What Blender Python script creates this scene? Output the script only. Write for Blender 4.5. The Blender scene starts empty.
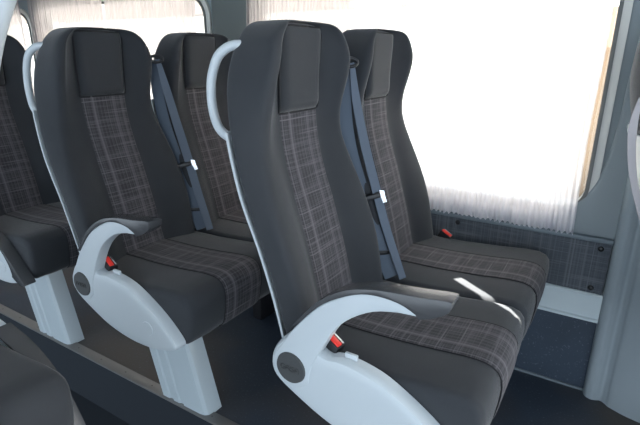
import bpy, bmesh, math, random
from mathutils import Vector, Matrix
random.seed(5)
scene = bpy.context.scene
COL = scene.collection
H = 1.174                      # eye height above the raised seat floor
PITCH = 0.7875                 # distance between seat rows

# ------------------------------------------------------------------ materials
def new_mat(name):
    m = bpy.data.materials.new(name); m.use_nodes = True
    nt = m.node_tree; nt.nodes.clear()
    out = nt.nodes.new('ShaderNodeOutputMaterial')
    b = nt.nodes.new('ShaderNodeBsdfPrincipled')
    nt.links.new(b.outputs[0], out.inputs[0])
    return m, nt, b, out

def mathn(nt, op, a, b=None, c=None):
    n = nt.nodes.new('ShaderNodeMath'); n.operation = op
    for i, v in enumerate((a, b, c)):
        if v is None: continue
        if isinstance(v, (int, float)): n.inputs[i].default_value = v
        else: nt.links.new(v, n.inputs[i])
    return n.outputs[0]

def mixc(nt, f, a, b):
    n = nt.nodes.new('ShaderNodeMix'); n.data_type = 'RGBA'
    if isinstance(f, (int, float)): n.inputs[0].default_value = f
    else: nt.links.new(f, n.inputs[0])
    for k, v in ((6, a), (7, b)):
        if isinstance(v, tuple): n.inputs[k].default_value = (*v, 1)
        else: nt.links.new(v, n.inputs[k])
    return n.outputs[2]

def plain(name, col, rough=.5, metal=0., bump=0., scale=300., spec=.5, var=0.0, vscale=8):
    m, nt, b, out = new_mat(name)
    b.inputs['Base Color'].default_value = (*col, 1)
    b.inputs['Roughness'].default_value = rough
    b.inputs['Metallic'].default_value = metal
    b.inputs['Specular IOR Level'].default_value = spec
    tc = nt.nodes.new('ShaderNodeTexCoord')
    if var:
        nz = nt.nodes.new('ShaderNodeTexNoise'); nz.inputs['Scale'].default_value = vscale
        nz.inputs['Detail'].default_value = 5
        nt.links.new(tc.outputs['Object'], nz.inputs['Vector'])
        f = mathn(nt, 'MULTIPLY_ADD', nz.outputs[0], var * 2, 1 - var)
        hs = nt.nodes.new('ShaderNodeHueSaturation'); hs.inputs['Color'].default_value = (*col, 1)
        nt.links.new(f, hs.inputs['Value']); nt.links.new(hs.outputs[0], b.inputs['Base Color'])
    if bump:
        nz = nt.nodes.new('ShaderNodeTexNoise'); nz.inputs['Scale'].default_value = scale
        nt.links.new(tc.outputs['Object'], nz.inputs['Vector'])
        bp = nt.nodes.new('ShaderNodeBump'); bp.inputs['Strength'].default_value = bump
        bp.inputs['Distance'].default_value = .001
        nt.links.new(nz.outputs[0], bp.inputs['Height']); nt.links.new(bp.outputs[0], b.inputs['Normal'])
    return m

def plaid(name, base, warp, weft, dens=1.0):
    """woven check cloth, laid out on the UV map in metres"""
    m, nt, b, out = new_mat(name)
    uv = nt.nodes.new('ShaderNodeTexCoord').outputs['UV']
    sep = nt.nodes.new('ShaderNodeSeparateXYZ'); nt.links.new(uv, sep.inputs[0])
    def lines(coord, freq, seed, band, rag):
        c = nt.nodes.new('ShaderNodeCombineXYZ')
        nt.links.new(mathn(nt, 'MULTIPLY', coord, freq), c.inputs[0]); c.inputs[1].default_value = seed
        other = sep.outputs[1] if coord is sep.outputs[0] else sep.outputs[0]
        nt.links.new(mathn(nt, 'MULTIPLY', other, 7.0), c.inputs[2])
        n = nt.nodes.new('ShaderNodeTexNoise'); n.inputs['Scale'].default_value = 1
        n.inputs['Detail'].default_value = 1.5
        nt.links.new(c.outputs[0], n.inputs['Vector'])
        r = nt.nodes.new('ShaderNodeMapRange'); r.inputs[1].default_value = .44; r.inputs[2].default_value = .72
        nt.links.new(n.outputs[0], r.inputs[0])
        w = mathn(nt, 'SINE', mathn(nt, 'MULTIPLY', coord, 2 * math.pi / band))
        w = mathn(nt, 'MULTIPLY_ADD', w, .30, .60)
        return mathn(nt, 'MULTIPLY', r.outputs[0], w)
    a = lines(sep.outputs[0], 260 * dens, 1.7, .034, 1)
    c2 = lines(sep.outputs[1], 260 * dens, 9.1, .040, 1)
    col = mixc(nt, a, base, warp); col = mixc(nt, c2, col, weft)
    nt.links.new(col, b.inputs['Base Color'])
    b.inputs['Roughness'].default_value = .9
    b.inputs['Specular IOR Level'].default_value = .2
    b.inputs['Sheen Weight'].default_value = .06
    return m

def fabric(name, col):
    m = plain(name, col, .88, 0, .5, 900, .25, .10, 14)
    b = m.node_tree.nodes['Principled BSDF']
    b.inputs['Sheen Weight'].default_value = .22; b.inputs['Sheen Roughness'].default_value = .4
    return m

M = {}
M['fabric'] = fabric('charcoal_cloth', (.034, .037, .042))
M['plaid'] = plaid('checked_cloth', (.036, .035, .040), (.145, .135, .147), (.155, .147, .157))
M['wallplaid'] = plaid('checked_wall_cloth', (.070, .080, .094), (.165, .175, .195), (.145, .155, .175))
M['shell'] = plain('pale_grey_plastic', (.46, .50, .53), .42, spec=.4)
M['cover'] = plain('white_grey_plastic', (.48, .525, .555), .38, spec=.45)
M['pad'] = plain('dark_soft_plastic', (.055, .056, .060), .24, bump=.2, scale=500, spec=.7)
M['black'] = plain('black_plastic', (.010, .010, .012), .4)
M['cap'] = plain('dark_grey_plastic', (.050, .053, .055), .6)
M['capmark'] = plain('raised_mark_plastic', (.022, .023, .024), .5)
M['seam'] = plain('seam_thread', (.012, .012, .014), .9)
M['belt'] = plain('belt_webbing', (.058, .082, .118), .6, bump=.4, scale=700, spec=.5)
M['beltlight'] = plain('belt_webbing_lighter', (.085, .110, .150), .6, bump=.4, scale=700, spec=.5)  # lighter tone for the second webbing run
M['beltsun'] = plain('belt_webbing_painted_sun', (.30, .28, .29), .6)  # sunlight on the strap is put into this paler webbing colour
M['metal'] = plain('bright_metal', (.75, .75, .76), .22, 1)
M['red'] = plain('red_button', (.80, .035, .025), .35)
M['pedestal'] = plain('painted_metal', (.40, .46, .495), .36, 0, spec=.5)
M['rail'] = plain('brushed_alloy', (.24, .235, .23), .42, .6, bump=.2, scale=200)
M['frame'] = plain('dark_rubber', (.09, .095, .09), .45)
M['reveal'] = plain('pale_window_trim', (.50, .50, .47), .45)
M['wall'] = plain('grey_wall_trim', (.215, .25, .268), .55, bump=.3, scale=400, spec=.35)
M['pillar'] = plain('dark_olive_trim', (.10, .115, .11), .6)
M['panel'] = plain('moulded_grey_trim', (.29, .335, .365), .5, bump=.3, scale=500, spec=.35)
M['ledge'] = plain('pale_ledge', (.50, .57, .60), .45, var=.05)
M['ceil'] = plain('ceiling_lining', (.45, .47, .48), .8)
M['step'] = plain('step_carpet', (.010, .015, .022), .95, bump=.6, scale=600)
M['sill'] = plain('sill_trim', (.14, .172, .195), .5)

def vinyl(name, col, fleck, dust=.7):
    m, nt, b, out = new_mat(name)
    tc = nt.nodes.new('ShaderNodeTexCoord')
    n = nt.nodes.new('ShaderNodeTexNoise'); n.inputs['Scale'].default_value = 130; n.inputs['Detail'].default_value = 2
    nt.links.new(tc.outputs['Object'], n.inputs['Vector'])
    r = nt.nodes.new('ShaderNodeMapRange'); r.inputs[1].default_value = .62; r.inputs[2].default_value = .74
    nt.links.new(n.outputs[0], r.inputs[0])
    n2 = nt.nodes.new('ShaderNodeTexNoise'); n2.inputs['Scale'].default_value = 6; n2.inputs['Detail'].default_value = 6
    nt.links.new(tc.outputs['Object'], n2.inputs['Vector'])
    base = mixc(nt, n2.outputs[0], tuple(c * .7 for c in col), tuple(c * 1.3 for c in col))
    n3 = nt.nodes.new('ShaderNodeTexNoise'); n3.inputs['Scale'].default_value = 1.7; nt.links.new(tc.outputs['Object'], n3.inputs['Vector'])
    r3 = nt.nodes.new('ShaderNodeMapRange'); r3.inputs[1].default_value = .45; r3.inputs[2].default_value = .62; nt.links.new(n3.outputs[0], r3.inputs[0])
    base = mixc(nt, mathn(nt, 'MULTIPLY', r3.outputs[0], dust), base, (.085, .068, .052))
    nt.links.new(mixc(nt, mathn(nt, 'MULTIPLY', r.outputs[0], .7), base, fleck), b.inputs['Base Color'])
    b.inputs['Roughness'].default_value = .5; b.inputs['Specular IOR Level'].default_value = .4
    return m
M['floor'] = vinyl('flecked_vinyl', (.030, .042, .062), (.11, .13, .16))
M['kick'] = vinyl('flecked_vinyl_skirting', (.036, .052, .076), (.12, .145, .18), 0)

def curtain_mat(name, col, clear):
    m = bpy.data.materials.new(name); m.use_nodes = True
    nt = m.node_tree; nt.nodes.clear()
    out = nt.nodes.new('ShaderNodeOutputMaterial')
    tl = nt.nodes.new('ShaderNodeBsdfTranslucent'); tl.inputs[0].default_value = (*col, 1)
    df = nt.nodes.new('ShaderNodeBsdfDiffuse'); df.inputs[0].default_value = (*col, 1)
    tr = nt.nodes.new('ShaderNodeBsdfTransparent')
    a = nt.nodes.new('ShaderNodeMixShader'); a.inputs[0].default_value = .35
    nt.links.new(tl.outputs[0], a.inputs[1]); nt.links.new(df.outputs[0], a.inputs[2])
    # denser on the folds, from a fine procedural thread stripe
    tc = nt.nodes.new('ShaderNodeTexCoord'); sp = nt.nodes.new('ShaderNodeSeparateXYZ')
    nt.links.new(tc.outputs['Object'], sp.inputs[0])
    c = nt.nodes.new('ShaderNodeCombineXYZ'); nt.links.new(mathn(nt, 'MULTIPLY', sp.outputs[0], 45), c.inputs[0])
    nt.links.new(mathn(nt, 'MULTIPLY', sp.outputs[2], 1.2), c.inputs[1])
    n = nt.nodes.new('ShaderNodeTexNoise'); n.inputs['Scale'].default_value = 1; nt.links.new(c.outputs[0], n.inputs['Vector'])
    f = mathn(nt, 'MULTIPLY_ADD', n.outputs[0], .5, clear - .25)
    b = nt.nodes.new('ShaderNodeMixShader'); nt.links.new(f, b.inputs[0])
    nt.links.new(a.outputs[0], b.inputs[1]); nt.links.new(tr.outputs[0], b.inputs[2])
    nt.links.new(b.outputs[0], out.inputs[0])
    return m
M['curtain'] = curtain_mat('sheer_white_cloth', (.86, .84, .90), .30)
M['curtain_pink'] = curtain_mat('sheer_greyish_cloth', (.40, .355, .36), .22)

def glass_mat():
    m = bpy.data.materials.new('window_glass'); m.use_nodes = True
    nt = m.node_tree; nt.nodes.clear()
    out = nt.nodes.new('ShaderNodeOutputMaterial')
    tr = nt.nodes.new('ShaderNodeBsdfTransparent'); tr.inputs[0].default_value = (.93, .95, .94, 1)
    gl = nt.nodes.new('ShaderNodeBsdfGlossy'); gl.inputs['Roughness'].default_value = .03
    a = nt.nodes.new('ShaderNodeMixShader'); a.inputs[0].default_value = .05
    nt.links.new(tr.outputs[0], a.inputs[1]); nt.links.new(gl.outputs[0], a.inputs[2])
    nt.links.new(a.outputs[0], out.inputs[0])
    return m
M['glass'] = glass_mat()
M['facade'] = plain('tan_render', (.20, .135, .085), .9, var=.1, vscale=1)
M['facade2'] = plain('pinkish_render', (.40, .33, .30), .9, var=.15, vscale=.8)
M['fascia'] = plain('light_tan_render', (.34, .24, .17), .9)
M['roof'] = plain('pale_fascia', (.75, .72, .68), .8)
M['yard'] = plain('pale_concrete_yard', (.62, .61, .59), .9, var=.08, vscale=.6)

# ------------------------------------------------------------------ helpers
def link(name, me, mat, parent=None, smooth=True):
    o = bpy.data.objects.new(name, me); COL.objects.link(o)
    if mat is not None: me.materials.append(mat)
    if smooth:
        for p in me.polygons: p.use_smooth = True
    if parent is not None: o.parent = parent
    return o

def from_bm(name, bm, mat, parent=None, smooth=False, angle=None):
    bmesh.ops.recalc_face_normals(bm, faces=bm.faces)
    me = bpy.data.meshes.new(name); bm.to_mesh(me); bm.free()
    o = link(name, me, mat, parent, smooth)
    if angle: me.set_sharp_from_angle(angle=math.radians(angle))
    return o

def structure(o, label=None):
    o['kind'] = 'structure'
    if label: o['label'] = label
    return o

def empty(name, loc, label=None, cat=None, group=None):
    o = bpy.data.objects.new(name, None); COL.objects.link(o)
    o.location = loc; o.empty_display_size = .05
    if label: o['label'] = label
    if cat: o['category'] = cat
    if group: o['group'] = group
    return o

def bm_box(bm, x0, x1, y0, y1, z0, z1, bev=0., seg=2):
    r = bmesh.ops.create_cube(bm, size=1)
    for v in r['verts']:
        v.co = Vector(((x0 + x1) / 2 + v.co.x * (x1 - x0), (y0 + y1) / 2 + v.co.y * (y1 - y0), (z0 + z1) / 2 + v.co.z * (z1 - z0)))
    if bev:
        es = list({e for v in r['verts'] for e in v.link_edges})
        bmesh.ops.bevel(bm, geom=es, offset=bev, segments=seg, affect='EDGES', profile=.5)

def box(name, x0, x1, y0, y1, z0, z1, mat, parent=None, bev=0., seg=2):
    bm = bmesh.new(); bm_box(bm, x0, x1, y0, y1, z0, z1, bev, seg)
    return from_bm(name, bm, mat, parent, bool(bev), 35 if bev else None)

def interp(tab, z):
    """smooth (Catmull-Rom) lookup in [(z,value),...]"""
    if z <= tab[0][0]: return tab[0][1]
    if z >= tab[-1][0]: return tab[-1][1]
    for i in range(len(tab) - 1):
        if tab[i][0] <= z <= tab[i + 1][0]:
            a, b = tab[i], tab[i + 1]; t = (z - a[0]) / (b[0] - a[0])
            def sl(j):
                j0, j1 = max(j - 1, 0), min(j + 1, len(tab) - 1)
                return (tab[j1][1] - tab[j0][1]) / (tab[j1][0] - tab[j0][0])
            h = b[0] - a[0]; m0, m1 = sl(i) * h, sl(i + 1) * h
            return (2*t**3 - 3*t**2 + 1) * a[1] + (t**3 - 2*t**2 + t) * m0 + (-2*t**3 + 3*t**2) * b[1] + (t**3 - t**2) * m1

def spline(pts, n=6, closed=False):
    P = [Vector(p) for p in pts]; out = []; N = len(P)
    for i in range(N if closed else N - 1):
        if closed: p0, p1, p2, p3 = P[i - 1], P[i], P[(i + 1) % N], P[(i + 2) % N]
        else: p0, p1, p2, p3 = P[max(i - 1, 0)], P[i], P[i + 1], P[min(i + 2, N - 1)]
        for k in range(n):
            t = k / n
            out.append(.5 * ((2 * p1) + (p2 - p0) * t + (2*p0 - 5*p1 + 4*p2 - p3) * t*t + (3*p1 - p0 - 3*p2 + p3) * t**3))
    if not closed: out.append(P[-1])
    return out

def bm_tube(bm, pts, r, seg=10, closed=False, flat=1.0, ref=Vector((0, 1, 0))):
    pts = [Vector(p) for p in pts]; rings = []; N = len(pts)
    for i, p in enumerate(pts):
        if closed: d = pts[(i + 1) % N] - pts[i - 1]
        else: d = pts[min(i + 1, N - 1)] - pts[max(i - 1, 0)]
        d.normalize(); a = ref - d * ref.dot(d)
        if a.length < 1e-3: a = Vector((1, 0, 0)) - d * d.x
        a.normalize(); b = d.cross(a)
        rr = r[i] if isinstance(r, list) else r
        rings.append([bm.verts.new(p + a * (math.cos(t) * rr) + b * (math.sin(t) * rr * flat)) for t in [2 * math.pi * k / seg for k in range(seg)]])
    for i in range(N if closed else N - 1):
        A, B = rings[i], rings[(i + 1) % N]
        for k in range(seg): bm.faces.new((A[k], A[(k + 1) % seg], B[(k + 1) % seg], B[k]))
    if not closed:
        bm.faces.new(rings[0]); bm.faces.new(rings[-1][::-1])

def tube(name, pts, r, mat, parent=None, **k):
    bm = bmesh.new(); bm_tube(bm, pts, r, **k)
    return from_bm(name, bm, mat, parent, True, 50)

def slab(name, outline, y0, y1, mat, parent=None, bev=.004, seg=3, axis='y'):
    """outline in (x,z), thickness along y"""
    bm = bmesh.new()
    a = [bm.verts.new((p[0], y0, p[1])) for p in outline]
    b = [bm.verts.new((p[0], y1, p[1])) for p in outline]
    f0 = bm.faces.new(a); f1 = bm.faces.new(b[::-1]); n = len(a)
    for i in range(n): bm.faces.new((a[i], a[(i + 1) % n], b[(i + 1) % n], b[i]))
    bmesh.ops.recalc_face_normals(bm, faces=bm.faces)
    if bev:
        es = list(f0.edges) + list(f1.edges)
        bmesh.ops.bevel(bm, geom=es, offset=bev, segments=seg, affect='EDGES', profile=.5, clamp_overlap=True)
    return from_bm(name, bm, mat, parent, True, 40)

def prism(name, foot, z0, z1, mat, parent=None, smooth=True):
    bm = bmesh.new()
    a = [bm.verts.new((p[0], p[1], z0)) for p in foot]; b = [bm.verts.new((p[0], p[1], z1)) for p in foot]
    bm.faces.new(a[::-1]); bm.faces.new(b); n = len(a)
    for i in range(n): bm.faces.new((a[i], a[(i + 1) % n], b[(i + 1) % n], b[i]))
    return from_bm(name, bm, mat, parent, smooth, 40)

def grid_solid(name, front, back, nu, nv, mat, parent, uvf=None):
    """closed slab between two sampled surfaces; UV in metres"""
    bm = bmesh.new(); uvl = bm.loops.layers.uv.new('UVMap')
    F = [[bm.verts.new(front(i / nu, j / nv)) for j in range(nv + 1)] for i in range(nu + 1)]
    B = [[bm.verts.new(back(i / nu, j / nv)) for j in range(nv + 1)] for i in range(nu + 1)]
    UV = {}
    for i in range(nu + 1):
        for j in range(nv + 1):
            uv = uvf(i / nu, j / nv) if uvf else (i / nu, j / nv)
            UV[F[i][j]] = uv; UV[B[i][j]] = uv
    for i in range(nu):
        for j in range(nv):
            bm.faces.new((F[i][j], F[i + 1][j], F[i + 1][j + 1], F[i][j + 1]))
            bm.faces.new((B[i][j], B[i][j + 1], B[i + 1][j + 1], B[i + 1][j]))
    for i in range(nu):
        for j in (0, nv): bm.faces.new((F[i][j], F[i + 1][j], B[i + 1][j], B[i][j]))
    for j in range(nv):
        for i in (0, nu): bm.faces.new((F[i][j], F[i][j + 1], B[i][j + 1], B[i][j]))
    for f in bm.faces:
        for l in f.loops: l[uvl].uv = UV[l.vert]
    return from_bm(name, bm, mat, parent, True, 60)

# ------------------------------------------------------------------ passenger seat
# tables are in the frame of the nearest aisle seat (x along the van, z up); OX is the origin of the seat
OX = -.35
Cf = [(.47, -.555), (.55, -.578), (.65, -.603), (.79, -.645), (.87, -.672), (.953, -.694), (1.04, -.704), (1.12, -.704), (1.20, -.698), (1.26, -.70)]
Rb = [(.47, -.585), (.556, -.602), (.627, -.618), (.734, -.653), (.856, -.703), (.976, -.742), (1.06, -.765), (1.12, -.776), (1.19, -.773), (1.26, -.765)]
Fb = [(.47, -.515), (.55, -.535), (.625, -.550), (.70, -.572), (.788, -.607), (.877, -.646), (.965, -.676), (1.03, -.673), (1.10, -.654), (1.16, -.640), (1.21, -.648), (1.26, -.66)]
WF = [(.47, .205), (.55, .208), (.63, .214), (.73, .219), (.86, .209), (.98, .184), (1.05, .177), (1.10, .182), (1.16, .177), (1.21, .170), (1.26, .16)]
WR = [(.47, .212), (.55, .216), (.627, .220), (.734, .2215), (.856, .221), (.976, .211), (1.05, .198), (1.10, .185), (1.16, .165), (1.21, .145), (1.26, .12)]

def make_backrest(p):
    bm = bmesh.new(); rings = []
    zs = [.47, .55, .63, .70, .77, .84, .91, .97, 1.03, 1.08, 1.125, 1.165, 1.195, 1.217, 1.234, 1.243, 1.246]
    for z in zs:
        zz = min(z, 1.20)
        C, R, F, wf, wr = (interp(t, zz) for t in (Cf, Rb, Fb, WF, WR))
        sc = {1.195: .995, 1.217: .97, 1.234: .92, 1.243: .80, 1.246: .45}.get(z, 1)
        ws = {1.165: .99, 1.195: .955, 1.217: .87, 1.234: .73, 1.243: .60, 1.246: .35}.get(z, 1)
        half = [(0, C), (.060, C), (.086, C + .001), (.108, C + .22 * (F - C)), (.138, C + .66 * (F - C)), (wf - .030, F), (wf - .010, F - .001),
                (wf, F - .012), ((wf + wr) / 2, (F + R) / 2), (wr, R + .006), (wr - .006, R - .006), (wr - .05, R - .026), (.08, R - .038), (0, R - .04)]
        half = [(y * ws, -.715 + (x + .715) * sc) for y, x in half]
        ring = [(x - OX, y, z) for y, x in half] + [(x - OX, -y, z) for y, x in half[-2:0:-1]]
        rings.append([bm.verts.new(v) for v in ring])
    n = len(rings[0])
    for a, b in zip(rings, rings[1:]):
        for k in range(n): bm.faces.new((a[k], a[(k + 1) % n], b[(k + 1) % n], b[k]))
    bm.faces.new(rings[0][::-1])
    T = rings[-1]; h = n // 2            # top closed with quads across
    for k in range(h):
        a, b, c, d = T[k], T[k + 1], T[(n - k - 1) % n], T[(n - k) % n]
        vs = []
        for v in (a, b, c, d):
            if v not in vs: vs.append(v)
        if len(vs) >= 3: bm.faces.new(vs)
    o = from_bm('backrest', bm, M['fabric'], p, True)
    s = o.modifiers.new('s', 'SUBSURF'); s.levels = 2; s.render_levels = 2
    return o

def center_x(y, z): return interp(Cf, z) - OX

def make_panel(p):
    def fr(u, v):
        y = -.083 + .166 * u; z = .49 + .555 * v
        edge = min(u, 1 - u) / .08; e = .004 if edge > 1 else .004 * (1 - (1 - edge) ** 2)
        return Vector((center_x(y, z) + .0015 + e, y, z))
    def bk(u, v):
        w = fr(u, v); w.x = center_x(w.y, w.z) - .012; return w
    o = grid_solid('backrest_panel', fr, bk, 14, 30, M['plaid'], p, lambda u, v: (.166 * u, .6 * v))
    o['label'] = 'checked cloth panel down the middle'

def make_headpad(p):
    def fr(u, v):
        hw = .083 + .004 * v; y = -hw + 2 * hw * u
        if v < .8: z = 1.036 + .193 * v / .8; k = 0
        else: k = (v - .8) / .2; z = 1.229 + .019 * math.sin(k * math.pi / 2)
        base = center_x(y, min(z, 1.22)) - .045 * (1 - math.cos(k * math.pi / 2))
        b = .006 + .016 * min(1, (v / .10)) ** .5 * (1 - .35 * v)
        e = min(u, 1 - u) / .14
        if e < 1: b *= .35 + .65 * math.sqrt(1 - (1 - e) ** 2)
        drop = k * (.006 + .012 * abs(2 * u - 1) ** 3)
        return Vector((base + b * (1 - k), y, z + (.002 if k else 0) - drop))
    def bk(u, v):
        w = fr(u, v); return Vector((max(min(w.x - .02, center_x(0, 1.15) - .015), -.748 - OX), w.y, min(w.z - .004, 1.222)))
    o = grid_solid('headrest_pad', fr, bk, 14, 24, M['fabric'], p, None)
    for s in (0, 1):
        pts = []
        for k in range(0, 25):
            w = fr(s, k / 24); w.x += .0015; w.y += .002 * (1 if s else -1); pts.append(w)
        tube('seam', pts, .0026, M['seam'], o, seg=6)
    pts = [fr(k / 16, .82) + Vector((.0005, 0, .0005)) for k in range(17)]
    tube('seam', pts, .0018, M['seam'], o, seg=6)
    pts = [fr(k / 16, 0) + Vector((-.001, 0, -.002)) for k in range(17)]
    tube('seam', pts, .0028, M['seam'], o, seg=6)

def make_shell(p):
    z0, z1 = .49, 1.00
    def fr(u, v):
        z = z0 + (z1 - z0) * v; w = interp(WR, z) + .002; t = -1 + 2 * u
        R = interp(Rb, z)
        bx = R - .0045 - (.040 * (1 - abs(t) ** 2.5))
        return Vector((bx - OX, w * t, z))
    def bk(u, v):
        w = fr(u, v); w.x -= .007; return w
    o = grid_solid('back_shell', bk, fr, 20, 20, M['shell'], p, None)
    o['label'] = 'pale grey plastic shell behind the backrest'

PROF = [(-.60, .517), (-.52, .520), (-.42, .522), (-.30, .530), (-.21, .539), (-.165, .539), (-.142, .531), (-.130, .515), (-.126, .49), (-.128, .455), (-.135, .415), (-.143, .393), (-.158, .381), (-.20, .378), (-.40, .385), (-.60, .395)]
def offset_prof(pr, d):
    n = len(pr); out = []
    for i in range(n):
        a, b = Vector(pr[i - 1]), Vector(pr[(i + 1) % n]); t = (b - a).normalized()
        nrm = Vector((-t.y, t.x))     # outward for this ordering
        out.append((pr[i][0] + nrm.x * d, pr[i][1] + nrm.y * d))
    return out

def make_cushion(p, hw=.2215):
    bm = bmesh.new(); rings = []
    S = [(-hw, -.020), (-hw + .003, -.009), (-hw + .010, -.002), (-hw + .022, .0), (-.14, .0035), (-.07, .001), (0, 0), (.07, .001), (.14, .0035), (hw - .022, 0), (hw - .010, -.002), (hw - .003, -.009), (hw, -.020)]
    for y, d in S:
        rings.append([bm.verts.new((q[0] - OX, y, q[1])) for q in offset_prof(PROF, d)])
    n = len(PROF)
    for a, b in zip(rings, rings[1:]):
        for k in range(n): bm.faces.new((a[k], a[(k + 1) % n], b[(k + 1) % n], b[k]))
    bm.faces.new(rings[0]); bm.faces.new(rings[-1][::-1])
    o = from_bm('seat_cushion', bm, M['fabric'], p, True, 70)
    # checked strip running forward and down over the front
    top = spline([(q[0], 0, q[1]) for q in offset_prof(PROF, .0)[:13]], 4)
    L = [0]
    for a, b in zip(top, top[1:]): L.append(L[-1] + (b - a).length)
    T = L[-1]
    def at(v):
        s = v * T
        for i in range(len(L) - 1):
            if L[i + 1] >= s - 1e-9:
                k = (s - L[i]) / max(L[i + 1] - L[i], 1e-9); q = top[i].lerp(top[i + 1], k)
                t = (top[i + 1] - top[i]).normalized(); return q, Vector((-t.z, 0, t.x)), i
        return top[-1], Vector((1, 0, 0)), 0
    def fr(u, v):
        q, nn, i = at(v); e = min(u, 1 - u) / .08; d = .0035 + (.003 if e > 1 else .003 * (1 - (1 - e) ** 2))
        w = q + nn * d; return Vector((w.x - OX, -.083 + .166 * u, w.z))
    def bk(u, v):
        q, nn, i = at(v); w = q - nn * .008; return Vector((w.x - OX, -.083 + .166 * u, w.z))
    c = grid_solid('cushion_panel', fr, bk, 14, 60, M['plaid'], p, lambda u, v: (.166 * u, T * v))
    c['label'] = 'checked cloth strip over the middle of the cushion'
    for s in (0, 1):
        pts = [fr(s, k / 40) + Vector((0, .001 * (1 if s else -1), 0)) for k in range(41)]
        tube('seam', pts, .0014, M['seam'], c, seg=5)
    box('seat_pan', -.56 - OX, -.19 - OX, -.19, .19, .362, .392, M['black'], p, .006)

def X(pts): return [(a - OX, b) for a, b in pts]

def make_cover(p, s):
    """pale side cover on the aisle flank; s = -1 camera side, +1 far side"""
    out = spline([(a, 0, b) for a, b in [(-.47, .545), (-.42, .550), (-.34, .537), (-.27, .503), (-.21, .463), (-.165, .422), (-.150, .398), (-.168, .380), (-.25, .357), (-.35, .352), (-.45, .370), (-.54, .410), (-.600, .447), (-.612, .49), (-.59, .54), (-.54, .575)]], 4, True)
    bm = bmesh.new(); cx, cz = -.37, .475
    lay = [(.224, 0), (.240, .0), (.250, .02), (.2565, .07), (.2585, .16), (.2595, .30), (.2600, .5)]
    rings = []; n = len(out); sa, sb = Vector((-.52, 0, .485)), Vector((-.215, 0, .418)); sv = sb - sa
    for yy, k in lay:
        ring = []
        for q in out:
            t = max(0, min(1, (q - sa).dot(sv) / sv.length_squared)); near = sa + sv * t
            w = q.lerp(near, k); ring.append(bm.verts.new((w.x - OX, s * yy, w.z)))
        rings.append(ring)
    for a, b in zip(rings, rings[1:]):
        for k in range(n): bm.faces.new((a[k], a[(k + 1) % n], b[(k + 1) % n], b[k]))
    bm.faces.new(rings[0][::-1]); bm.faces.new(rings[-1])
    c = from_bm('side_cover', bm, M['cover'], p, True, 35)
    c['label'] = 'pale plastic cover below the armrest pivot'
    bm = bmesh.new(); bmesh.ops.create_cone(bm, cap_ends=True, segments=28, radius1=.023, radius2=.021, depth=.003)
    bmesh.ops.rotate(bm, verts=bm.verts, matrix=Matrix.Rotation(math.pi / 2 * (1 if s < 0 else -1), 3, 'X'))
    bmesh.ops.translate(bm, verts=bm.verts, vec=(-.262 - OX, s * .2600, .425))
    from_bm('cover_plug', bm, M['cover'], c, True, 35)
    box('cover_clip', -.425 - OX, -.395 - OX, s * .232 - .004, s * .232 + .004, .540, .560, M['cover'], c, .002)

PIV = (-.549, .490)
LETTERS = {'G': [[(1, .8), (.8, 1), (.2, 1), (0, .8), (0, .2), (.2, 0), (.8, 0), (1, .2), (1, .5), (.6, .5)]],
           'A': [[(0, 0), (0, .7), (.3, 1), (.7, 1), (1, .7), (1, 0)], [(0, .45), (1, .45)]],
           'S': [[(1, .85), (.8, 1), (.2, 1), (0, .8), (.2, .52), (.8, .48), (1, .2), (.8, 0), (.2, 0), (0, .15)]]}

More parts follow.
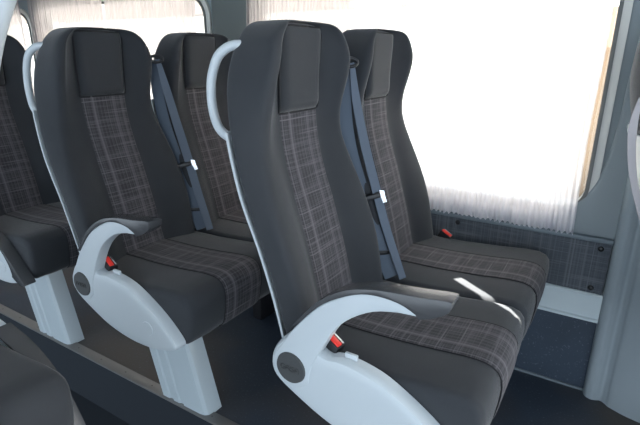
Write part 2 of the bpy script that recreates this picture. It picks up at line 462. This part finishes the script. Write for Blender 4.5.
def make_armrest(p, s, fold=0.):
    """arc-shaped armrest about the pivot; its origin sits on the pivot so it can be folded"""
    piv = bpy.data.objects
    px, pz = PIV
    def rel(pts): return [(a - px, b - pz) for a, b in pts]
    topc = [(-.600, .475), (-.598, .505), (-.575, .540), (-.539, .596), (-.477, .667), (-.417, .708), (-.362, .729), (-.300, .729), (-.256, .7115)]
    botc = [(-.300, .7075), (-.350, .694), (-.400, .663), (-.439, .621), (-.475, .555), (-.497, .500), (-.502, .465)]
    low = [(px + .052 * math.cos(t), pz + .052 * math.sin(t)) for t in [math.radians(a) for a in (-35, -60, -90, -120, -150)]]
    o2 = [(v.x, v.z) for v in spline([(a, 0, b) for a, b in topc], 4)] + [(v.x, v.z) for v in spline([(a, 0, b) for a, b in botc], 4)] + low
    y0, y1 = s * .262, s * .226
    arm = slab('armrest', rel(o2), min(y0, y1), max(y0, y1), M['cover'], p, .006, 3)
    arm.location = (px - OX, 0, pz)
    arm['label'] = 'pale curved plastic armrest arc'
    # dark upper pad
    outer = [(-.543, .600), (-.530, .618), (-.477, .681), (-.410, .726), (-.342, .745), (-.262, .753), (-.206, .760), (-.199, .752), (-.205, .736), (-.232, .718), (-.258, .708)]
    inner = [(v.x, v.z) for v in spline([(a, 0, b) for a, b in topc], 4)][12:][::-1]
    oo = [(v.x, v.z) for v in spline([(a, 0, b) for a, b in outer], 3)] + [(a, b + .001) for a, b in inner[1:-1]]
    y0, y1 = s * .266, s * .224
    pad = slab('armrest_pad', rel(oo), min(y0, y1), max(y0, y1), M['pad'], arm, .006, 3)
    pad['label'] = 'dark soft top of the armrest'
    # round cap on the pivot with raised lettering
    bm = bmesh.new(); bmesh.ops.create_cone(bm, cap_ends=True, segments=40, radius1=.0395, radius2=.037, depth=.006)
    bmesh.ops.rotate(bm, verts=bm.verts, matrix=Matrix.Rotation(math.pi / 2 * (1 if s < 0 else -1), 3, 'X'))
    bmesh.ops.translate(bm, verts=bm.verts, vec=(0, s * .264, 0))
    cap = from_bm('pivot_cap', bm, M['cap'], arm, True, 35)
    if s < 0:
        bm = bmesh.new(); w, h, gap = .0095, .012, .0035
        x = -(4 * w + 3 * gap) / 2
        for ch in 'GASA':
            for st in LETTERS[ch]:
                pts = [(x + a * w, -.2676, -h / 2 + b * h) for a, b in st]
                bm_tube(bm, pts, .0011, seg=6)
            x += w + gap
        from_bm('raised_lettering', bm, M['capmark'], arm, True, 50)
    if fold: arm.rotation_euler = (0, fold, 0)
    return arm

def make_handle(p, s):
    pts = spline([(-.705, s * .105, 1.160), (-.765, s * .140, 1.190), (-.806, s * .160, 1.172), (-.829, s * .165, 1.130), (-.835, s * .168, 1.085),
                  (-.828, s * .172, 1.040), (-.806, s * .178, 1.003), (-.770, s * .182, .985), (-.730, s * .182, .980)], 5)
    pts = [Vector((q.x - OX, q.y, q.z)) for q in pts]
    o = tube('grab_handle', pts, .0112, M['cover'], p, seg=12, flat=1.0)
    o['label'] = 'white plastic loop handle behind the shoulder'

def make_pedestal(p, s=-1, down=0.):
    k = -.27
    zt = .37
    def side(z): return (-.445 + k * z, -.232 + k * z)
    lo = -down
    bm = bmesh.new()
    foot = []
    def sect(z):
        a, b = side(z); xs = []
        # camera-side face with two pressed grooves, rounded front edge
        f = [(a, .0), (a + .03, 0), (a + .036, .005), (a + .048, .005), (a + .054, 0), (a + .08, 0), (a + .086, .005), (a + .098, .005), (a + .104, 0),
             (b - .035, 0), (b - .015, .003), (b - .004, .012), (b, .026), (b, .070), (a, .070)]
        return [(x - OX, s * (.092 - dy) , z) for x, dy in f]
    r = []
    for z in (lo, .1, .24, zt): r.append([bm.verts.new(v) for v in sect(z)])
    n = len(r[0])
    for a, b in zip(r, r[1:]):
        for i in range(n): bm.faces.new((a[i], a[(i + 1) % n], b[(i + 1) % n], b[i]))
    bm.faces.new(r[0][::-1]); bm.faces.new(r[-1])
    o = from_bm('pedestal', bm, M['pedestal'], p, True, 30)
    a, b = side(lo)
    box('floor_foot', a + .01 - OX, b - .01 - OX, s * .06 - .02, s * .06 + .02, lo, lo + .012, M['rail'], o, .002)
    return o

def bm_ribbon(bm, pts, width, thick=.0016, wdir=None):
    """strap along pts; wdir gives the width direction (single or list)"""
    N = len(pts); R = []
    for i, p in enumerate(pts):
        d = (pts[min(i + 1, N - 1)] - pts[max(i - 1, 0)]).normalized()
        w = Vector(wdir[i] if isinstance(wdir, list) else wdir); w = (w - d * w.dot(d)).normalized(); nn = d.cross(w)
        hw = (width[i] if isinstance(width, list) else width) / 2
        R.append([bm.verts.new(p + w * (sx * hw) + nn * (sy * thick)) for sx, sy in ((-1, -1), (1, -1), (1, 1), (-1, 1))])
    for a, b in zip(R, R[1:]):
        for k in range(4): bm.faces.new((a[k], a[(k + 1) % 4], b[(k + 1) % 4], b[k]))
    bm.faces.new(R[0][::-1]); bm.faces.new(R[-1])

def make_belts(p, side=+1):
    """shoulder belt guide, two webbing runs, tongue and lower keeper, on the inner side of an aisle seat"""
    g = Vector((-.668 - OX, .205, 1.145))
    bm = bmesh.new()
    bm_tube(bm, [g + Vector((.000, .018 * math.cos(t), .011 * math.sin(t) + .004)) + Vector((.014 * math.cos(t), 0, 0)) for t in [2 * math.pi * k / 20 for k in range(20)]], .0052, seg=8, closed=True)
    bm_tube(bm, [g + Vector((-.05, -.025, .0)), g + Vector((-.012, -.012, .004))], .009, seg=10)
    guide = from_bm('belt_guide', bm, M['black'], p, True, 50)
    # outer run (towards the camera), then the wider inner run
    w1 = [(.75, .66, 0)] * 30
    def run(name, pts, width, wd, mat):
        q = spline([(a - OX, b, c) for a, b, c in pts], 5)
        n = len(q); ws = []
        for i in range(n):
            t = i / (n - 1); k = t * (len(width) - 1); j = min(int(k), len(width) - 2); ws.append(width[j] + (width[j + 1] - width[j]) * (k - j))
        bm = bmesh.new(); bm_ribbon(bm, q, ws, .0012, wd); return from_bm(name, bm, mat, p, True, 40)
    a = run('seat_belt', [(-.674, .205, 1.145), (-.688, .214, 1.06), (-.678, .224, .93), (-.638, .229, .80), (-.594, .228, .69), (-.548, .224, .59), (-.515, .218, .53)],
            [.020, .038, .042, .042, .042, .042, .040], (.80, .60, 0), M['belt'])
    a['label'] = 'blue grey webbing hanging from the shoulder guide'
    b = run('seat_belt', [(-.664, .210, 1.148), (-.660, .232, 1.05), (-.634, .246, .92), (-.597, .250, .80), (-.555, .246, .68), (-.508, .236, .58), (-.482, .228, .53)],
            [.014, .028, .032, .032, .030, .028, .026], (.45, .9, 0), M['beltlight'])
    b['label'] = 'narrow second run of the webbing'
    # tongue: black plastic grip with a bright metal blade
    c = Vector((-.605 - OX, .232, .765))
    bm = bmesh.new(); bm_box(bm, -.012, .012, -.033, .033, -.008, .008, .004, 2)
    bmesh.ops.rotate(bm, verts=bm.verts, matrix=Matrix.Rotation(math.radians(-48), 3, 'Z') @ Matrix.Rotation(math.radians(14), 3, 'X'))
    bmesh.ops.translate(bm, verts=bm.verts, vec=c)
    grip = from_bm('belt_tongue', bm, M['black'], p, True, 35)
    d = c + Vector((.030, .026, .010))
    bm = bmesh.new()
    bl = [d + Vector(v) * .75 for v in ((-.010, -.008, .014), (.004, .006, .010), (.008, .008, -.010), (.016, .012, -.036), (.004, .002, -.040), (-.004, -.006, -.012))]
    top = [bm.verts.new(v) for v in bl]; bot = [bm.verts.new(v + Vector((-.0012, .0012, 0))) for v in bl]
    bm.faces.new(top); bm.faces.new(bot[::-1])
    for i in range(6): bm.faces.new((top[i], top[(i + 1) % 6], bot[(i + 1) % 6], bot[i]))
    bl_o = from_bm('metal_blade', bm, M['metal'], grip)
    bl_o['label'] = 'bright metal blade of the belt tongue'
    # lower keeper
    bm = bmesh.new(); bm_box(bm, -.006, .006, -.026, .026, -.006, .006, .002, 2)
    bmesh.ops.rotate(bm, verts=bm.verts, matrix=Matrix.Rotation(math.radians(-45), 3, 'Z'))
    bmesh.ops.translate(bm, verts=bm.verts, vec=(-.555 - OX, .222, .60))
    from_bm('belt_keeper', bm, M['black'], p, True, 35)

def make_buckle(p, loc, ang=-20, tilt=25):
    R = Matrix.Rotation(math.radians(ang), 3, 'Z') @ Matrix.Rotation(math.radians(tilt), 3, 'Y')
    def piece(name, dims, off, mat, par, bev):
        bm = bmesh.new(); bm_box(bm, *dims, bev, 2)
        bmesh.ops.translate(bm, verts=bm.verts, vec=off)
        bmesh.ops.rotate(bm, verts=bm.verts, matrix=R); bmesh.ops.translate(bm, verts=bm.verts, vec=loc)
        return from_bm(name, bm, mat, par, True, 35)
    b = piece('belt_buckle', (-.024, .024, -.014, .014, -.045, .010), (0, 0, 0), M['black'], p, .004)
    r = piece('release_button', (-.020, .020, -.011, .003, .0, .006), (0, 0, .008), M['red'], b, .002)
    r['label'] = 'red release button'
    piece('latch_slot', (-.020, .020, .0055, .0105, 0, .004), (0, 0, .009), M['metal'], b, .001)

def make_seat(name, loc, label, aisle=True, arm=True, fold=0., belts=True, buckle=True, handle=True, ped=True, s=-1, down=0.):
    p = empty(name, loc, label, 'seat', 'passenger seats')
    make_backrest(p); make_panel(p); make_headpad(p); make_shell(p); make_cushion(p)
    if aisle:
        if s < 0: make_cover(p, s)
        if arm: make_armrest(p, s, fold)
    if handle: make_handle(p, s)
    if ped: make_pedestal(p, s, down)
    if belts: make_belts(p)
    if buckle:
        if aisle: make_buckle(p, Vector((-.466 - OX, s * .214, .560)), -12, 24)
        else: make_buckle(p, Vector((-.490 - OX, .216, .528)), -12, 25)
    return p

def copy_tree(o, parent=None):
    c = o.copy(); COL.objects.link(c); c.parent = parent
    for ch in list(o.children): copy_tree(ch, c)
    return c

YA, YW = 1.030, 1.480
aisle_seat = make_seat('bus_seat', (OX, YA, 0), 'nearest dark cloth seat, on the aisle, with pale armrest arc lying over its checked cushion')
win_seat = make_seat('bus_seat', (OX, YW, 0), 'dark cloth seat directly beside the big curtained window, sunlit streak on its cushion',
                     aisle=False, handle=False, ped=False, belts=False)
def wall_leg(p):
    o = box('wall_leg', -.52 - OX, -.47 - OX, .05, .17, 0, .375, M['black'], p, .006)
wall_leg(win_seat)
s2 = copy_tree(aisle_seat); s2.location.x = OX - PITCH
s2['label'] = 'second row aisle seat with pale pedestal and armrest, whole side cover in view'
s3 = copy_tree(win_seat); s3.location.x = OX - PITCH
s3['label'] = 'second row inner seat seen between two aisle seats, behind the white loop handle'
s4 = make_seat('bus_seat', (OX - 2 * PITCH, YA, 0), 'dark cloth seat cut off by the left picture edge, armrest folded down', belts=False, handle=False, buckle=False, fold=math.radians(51))
# front row: only the rear edge of one backrest shows at the right of the photo
s5 = make_seat('bus_seat', (OX + .812, YW, 0), 'dark backrest edge at the right picture edge in front of the grey side panel',
               aisle=False, handle=False, ped=False, belts=False, buckle=False)
wall_leg(s5)
bm = bmesh.new()
gx = s5.location.x
bm_tube(bm, [Vector((-.776 - OX, -.19, 1.085)) + Vector((-.006 * math.cos(t), .016 * math.cos(t), .012 * math.sin(t))) for t in [2 * math.pi * k / 16 for k in range(16)]], .0035, seg=8, closed=True)
bm_tube(bm, [Vector((-.75 - OX, -.17, 1.085)), Vector((-.772 - OX, -.185, 1.085))], .006, seg=8)
from_bm('belt_guide', bm, M['metal'], s5, True, 50)['label'] = 'bright metal belt loop on the shoulder'
bm = bmesh.new()
q = spline([(-.786 - OX, -.190, 1.085), (-.790 - OX, -.195, 1.02), (-.775 - OX, -.195, .93), (-.745 - OX, -.19, .84), (-.71 - OX, -.185, .76), (-.66 - OX, -.18, .66)], 5)
bm_ribbon(bm, q, [.008 + .012 * min(1, i / 5) - .010 * i / len(q) for i in range(len(q))], .0012, (1, .35, 0))
from_bm('seat_belt', bm, M['beltsun'], s5, True, 40)['label'] = 'webbing strip with sunlight put into its pale colour'
# single seat on the camera side of the aisle, only its cushion corner shows
s6 = make_seat('bus_seat', (OX - .725, .215, .02), 'dark seat cushion corner at the bottom left, across the aisle step', belts=False, handle=False,
               buckle=False, s=+1, fold=math.radians(64), down=.25)

# ------------------------------------------------------------------ setting
YWALL = 1.80
XR, XF = -4.6, 1.5
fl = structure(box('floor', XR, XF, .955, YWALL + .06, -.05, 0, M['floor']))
fl2 = structure(box('floor', XR, XF, -1.25, .945, -.28, -.23, M['step']), )
structure(box('trim_1', XR, XF, .935, .957, -.235, -.004, M['step']))
rl = structure(box('trim_2', XR, XF, .930, .972, -.004, .004, M['rail'], None, .0015))
bm = bmesh.new()
for k in range(-30, 8):
    bmesh.ops.create_cone(bm, cap_ends=True, segments=8, radius1=.003, radius2=.003, depth=.0015, matrix=Matrix.Translation((k * .15 + .04, .951, .0045)))
from_bm('rail_rivet', bm, M['frame'], rl)

def rrect(x0, x1, z0, z1, r, n=8, rs=None):
    rs = rs or (r, r, r, r); out = []
    for (cx, cz, a0, rr) in ((x1 - rs[0], z0 + rs[0], -90, rs[0]), (x1 - rs[1], z1 - rs[1], 0, rs[1]), (x0 + rs[2], z1 - rs[2], 90, rs[2]), (x0 + rs[3], z0 + rs[3], 180, rs[3])):
        for k in range(n + 1):
            t = math.radians(a0 + 90 * k / n); out.append((cx + rr * math.cos(t), cz + rr * math.sin(t)))
    return out

WINS = [(-1.44, -.057, .655, 1.440), (-3.10, -1.735, .655, 1.425), (-4.40, -3.225, .655, 1.400)]
def plate(name, outer, holes, y, t, mat, parent=None):
    bm = bmesh.new(); es = []
    for lp in [outer] + holes:
        vs = [bm.verts.new((a, y, b)) for a, b in lp]
        es += [bm.edges.new((vs[i], vs[(i + 1) % len(vs)])) for i in range(len(vs))]
    bmesh.ops.triangle_fill(bm, use_beauty=True, use_dissolve=False, edges=es)
    bmesh.ops.recalc_face_normals(bm, faces=bm.faces)
    r = bmesh.ops.extrude_face_region(bm, geom=list(bm.faces))
    bmesh.ops.translate(bm, verts=[v for v in r['geom'] if isinstance(v, bmesh.types.BMVert)], vec=(0, t, 0))
    return from_bm(name, bm, mat, parent, False)

holes = [rrect(*w, .10) for w in WINS]
structure(plate('wall_left', [(XR, -.05), (XF, -.05), (XF, 1.75), (XR, 1.75)], holes, YWALL, .06, M['wall']))
for i, w in enumerate(WINS):
    ring_o = rrect(w[0] - .025, w[1] + .025, w[2] - .025, w[3] + .025, .125, 10)
    ring_i = rrect(w[0] + .010, w[1] - .010, w[2] + .010, w[3] - .010, .090, 10)
    bm = bmesh.new()
    # moulded surround: pale raised lip, dark rubber inside
    fr = structure(plate('window_%d' % (i + 1), ring_o, [rrect(w[0] + .004, w[1] - .004, w[2] + .004, w[3] - .004, .098, 10)], YWALL - .014, .020, M['reveal']))
    sl = plate('rubber_seal', rrect(w[0] - .002, w[1] + .002, w[2] - .002, w[3] + .002, .102, 10), [ring_i], YWALL - .018, .058, M['frame'], fr)
    gl = plate('glass_pane', rrect(w[0] + .002, w[1] - .002, w[2] + .002, w[3] - .002, .095, 10), [], YWALL + .042, .004, M['glass'], fr)
# dark pillars between the windows
for n_, (a, b) in enumerate([(-1.69, -1.475), (-3.20, -3.13)]):
    structure(box('trim_%d' % (3 + n_), a, b, YWALL - .022, YWALL - .0005, .62, 1.75, M['pillar'], None, .006))

# big recessed arc below and right of the front window (raised rim of the wall trim)
arc = spline([(.012, 0, 1.75), (.005, 0, 1.35), (-.006, 0, 1.10), (-.009, 0, .98), (-.022, 0, .85), (-.045, 0, .76), (-.095, 0, .695), (-.20, 0, .645), (-.5, 0, .620), (-1.2, 0, .616)], 6)
inner = [(q.x, q.z) for q in arc]
outl = [(XF - .9, 1.75), (XF - .9, .59), (-1.60, .59), (-1.60, .616)]
lp = inner + outl[::-1]
o = slab('trim_5', lp, YWALL - .020, YWALL - .0005, M['wall'], None, .012, 4); structure(o)

# lower wall: sill bead, checked cloth panel with screws, pale ledge, vinyl skirting
structure(box('trim_6', -4.5, .045, YWALL - .036, YWALL - .0005, .578, .594, M['sill'], None, .004))
def cloth_panel():
    y = YWALL - .030
    fr = lambda u, v: Vector((-4.5 + 4.54 * u, y, .392 + .186 * v))
    bk = lambda u, v: Vector((-4.5 + 4.54 * u, YWALL - .0005, .392 + .186 * v))
    return grid_solid('trim_7', fr, bk, 40, 2, M['wallplaid'], None, lambda u, v: (4.54 * u, .186 * v))
cp = structure(cloth_panel())
for x, z in ((-.471, .560), (.011, .557), (.004, .412), (-1.2, .560), (-1.9, .560)):
    bm = bmesh.new(); bmesh.ops.create_uvsphere(bm, u_segments=16, v_segments=8, radius=.0095)
    bmesh.ops.scale(bm, verts=bm.verts, vec=(1, .5, 1)); bmesh.ops.translate(bm, verts=bm.verts, vec=(x, YWALL - .031, z))
    from_bm('screw_cap', bm, M['black'], cp, True)
def ledge():
    sec = [(YWALL - .001, .394), (YWALL - .036, .394), (YWALL - .042, .388), (YWALL - .042, .306), (YWALL - .049, .302), (YWALL - .049, .294), (YWALL - .001, .294)]
    bm = bmesh.new()
    a = [bm.verts.new((-4.5, p[0], p[1])) for p in sec]; b = [bm.verts.new((.045, p[0], p[1])) for p in sec]; n = len(a)
    bm.faces.new(a); bm.faces.new(b[::-1])
    for i in range(n): bm.faces.new((a[i], a[(i + 1) % n], b[(i + 1) % n], b[i]))
    return from_bm('trim_8', bm, M['ledge'])
structure(ledge())
structure(box('baseboard_left', -4.5, .045, YWALL - .020, YWALL - .0005, .0, .294, M['kick']))
structure(box('trim_9', -4.5, .045, YWALL - .028, YWALL - .020, 0, .010, M['sill'], None, .002))

# moulded grey corner panel at the right
foot = spline([(.046, 1.799, 0), (.044, 1.770, 0), (.052, 1.748, 0), (.070, 1.738, 0), (.086, 1.742, 0), (.100, 1.748, 0), (.115, 1.738, 0), (.135, 1.722, 0), (.216, 1.695, 0), (.45, 1.66, 0)], 5)
foot = [(q.x, q.y) for q in foot] + [(.62, 1.66), (.62, 1.799)]
structure(prism('trim_10', foot, 0, 1.75, M['panel']))

# ceiling with an added narrow slot that shapes the sun streak, rear wall
az = Vector((.802, -.597, 0)); EL = math.radians(65)
sun_dir = Vector((az.x * math.cos(EL), az.y * math.cos(EL), -math.sin(EL)))   # travel direction of sunlight
def up_to(pt, z): 
    t = (z - pt.z) / -sun_dir.z; return pt - sun_dir * t
a = up_to(Vector((-.346, 1.350, .535)), 1.75); b = up_to(Vector((-.142, 1.197, .535)), 1.75)
d = (b - a).normalized(); nrm = Vector((-d.y, d.x, 0))
w0, w1 = .0135, .006
slot = [a + nrm * w0, a - nrm * w0, b - nrm * w1, b + nrm * w1]
bm = bmesh.new(); es = []
for lp in ([(XR, -1.6), (XF, -1.6), (XF, YWALL + .45), (XR, YWALL + .45)], [(q.x, q.y) for q in slot]):  # sheet carried out beyond the window wall, added to shade the curtains
    vs = [bm.verts.new((p[0], p[1], 1.75)) for p in lp]; es += [bm.edges.new((vs[i], vs[(i + 1) % 4])) for i in range(4)]
bmesh.ops.triangle_fill(bm, use_beauty=True, edges=es)
r = bmesh.ops.extrude_face_region(bm, geom=list(bm.faces))
bmesh.ops.translate(bm, verts=[v for v in r['geom'] if isinstance(v, bmesh.types.BMVert)], vec=(0, 0, .004))
structure(from_bm('ceiling', bm, M['ceil']))
structure(box('wall_back', XR - .05, XR, -1.25, YWALL + .06, -.28, 1.75, M['wall']))

# ------------------------------------------------------------------ curtains
def curtain(x0, x1, mat, label, seed, z0=.600, z1=1.50, group='window curtains'):
    rnd = random.Random(seed); n = int((x1 - x0) / .0025); rows = 36
    ph = [rnd.uniform(0, 6.28) for _ in range(6)]
    bm = bmesh.new(); V = []
    for i in range(n + 1):
        x = x0 + (x1 - x0) * i / n; col = []
        for j in range(rows + 1):
            v = j / rows; z = z0 + (z1 - z0) * v
            f = math.sin(x * 370 + ph[0] + 1.6 * math.sin(x * 31 + ph[1])) * .35 + .35 * math.sin(x * 97 + ph[2] + v) + .25 * math.sin(x * 41 + ph[3] + v * 2)
            amp = .008 + .003 * (1 - v) + .004 * math.exp(-v * 18)
            zz = z + (.004 * math.sin(x * 370 + ph[4]) if j == 0 else 0)
            col.append(bm.verts.new((x + .003 * math.sin(z * 9 + ph[5]), YWALL - .052 + amp * f * .8, zz)))
        V.append(col)
    for i in range(n):
        for j in range(rows): bm.faces.new((V[i][j], V[i + 1][j], V[i + 1][j + 1], V[i][j + 1]))
    o = from_bm('curtain', bm, mat, None, True)
    o['label'] = label; o['category'] = 'curtain'; o['group'] = group
    return o
curtain(-.722, -.080, M['curtain'], 'brightest white sheer curtain, at the right end of the big window', 1)
curtain(-.925, -.738, M['curtain'], 'narrow white sheer curtain strip above the window seat headrest', 2)
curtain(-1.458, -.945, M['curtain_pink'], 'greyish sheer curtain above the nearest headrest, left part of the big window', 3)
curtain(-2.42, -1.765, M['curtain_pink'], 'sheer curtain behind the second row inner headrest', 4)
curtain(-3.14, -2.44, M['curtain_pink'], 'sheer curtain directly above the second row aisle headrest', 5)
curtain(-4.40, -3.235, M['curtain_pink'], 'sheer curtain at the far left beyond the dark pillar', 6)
rod = tube('curtain_rail', [(XR + .1, YWALL - .05, 1.51), (.03, YWALL - .05, 1.51)], .008, M['metal'])
rod['label'] = 'thin metal rail running above the windows carrying the curtains'; rod['category'] = 'curtain rail'

# slanting pale grab bar close to the camera, top left corner
GB = spline([(-.47, .5, 1.75), (-.72, .5, 1.50), (-.975, .5, 1.255), (-1.055, .5, 1.165), (-1.12, .5, 1.07), (-1.17, .5, 1.02), (-1.25, .5, 1.0)], 5)
gb = tube('grab_bar', [*GB], .018, M['cover'], seg=16)
gb['label'] = 'pale slanting grab bar in the top left corner'; gb['category'] = 'grab bar'

# ------------------------------------------------------------------ outside
structure(box('floor', -60, 40, 1.95, 60, -1.0, -.9, M['yard']))
bd = empty('building', (-14, 9, -.9), 'long low building outside with a white wall, behind the rear windows', 'building')
box('whitewashed_wall', -26, 13.0, 0, 5, 0, 2.88, M['roof'], bd)
box('upper_wall', -26, 13.0, .05, 5, 2.88, 7.5, M['facade2'], bd)
b2 = empty('building', (2, 8, -.9), 'tan building outside seen in the gap right of the white curtain', 'building')
box('facade', -2.6, 7, 0, 5, 0, 2.17, M['facade'], b2)
box('fascia', -2.7, 7.1, -.1, 5, 2.17, 2.68, M['fascia'], b2)

# ------------------------------------------------------------------ light
w = bpy.data.worlds.new('World'); scene.world = w; w.use_nodes = True
nt = w.node_tree; nt.nodes.clear()
out = nt.nodes.new('ShaderNodeOutputWorld'); bg = nt.nodes.new('ShaderNodeBackground')
nt.links.new(bg.outputs[0], out.inputs[0])
tc = nt.nodes.new('ShaderNodeTexCoord'); sp = nt.nodes.new('ShaderNodeSeparateXYZ'); nt.links.new(tc.outputs['Generated'], sp.inputs[0])
mr = nt.nodes.new('ShaderNodeMapRange'); mr.inputs[1].default_value = -.2; mr.inputs[2].default_value = .6
mr.interpolation_type = 'SMOOTHSTEP'
nt.links.new(sp.outputs[1], mr.inputs[0])
col = mixc(nt, mr.outputs[0], (.76, .88, 1.0), (1.0, .94, .88))
nt.links.new(col, bg.inputs[0])
nt.links.new(mathn(nt, 'MULTIPLY_ADD', mr.outputs[0], 2.3, 2.75), bg.inputs[1])
sd = bpy.data.lights.new('sun', 'SUN'); sd.energy = 60; sd.angle = math.radians(.3); sd.color = (1, .96, .88)
so = bpy.data.objects.new('sun', sd); COL.objects.link(so)
so.rotation_euler = sun_dir.to_track_quat('-Z', 'Y').to_euler(); so.location = (0, 0, 6)

# ------------------------------------------------------------------ camera
yaw, pitch, roll, f = math.radians(-31.67), math.radians(18.2432), math.radians(.358), 484.6
fw = Vector((math.sin(yaw) * math.cos(pitch), math.cos(yaw) * math.cos(pitch), -math.sin(pitch)))
rt = Vector((math.cos(yaw), -math.sin(yaw), 0)); up = rt.cross(fw)
r2 = math.cos(roll) * rt + math.sin(roll) * up; u2 = -math.sin(roll) * rt + math.cos(roll) * up
cd = bpy.data.cameras.new('camera'); cam = bpy.data.objects.new('camera', cd); COL.objects.link(cam)
cam.matrix_world = Matrix(((r2.x, u2.x, -fw.x, 0), (r2.y, u2.y, -fw.y, 0), (r2.z, u2.z, -fw.z, H), (0, 0, 0, 1)))
cd.sensor_width = 36; cd.sensor_fit = 'HORIZONTAL'; cd.lens = f / 640 * 36; cd.clip_start = .02; cd.clip_end = 200
scene.camera = cam
scene.view_settings.view_transform = 'Standard'; scene.view_settings.look = 'None'
scene.view_settings.exposure = 0; scene.view_settings.gamma = 1
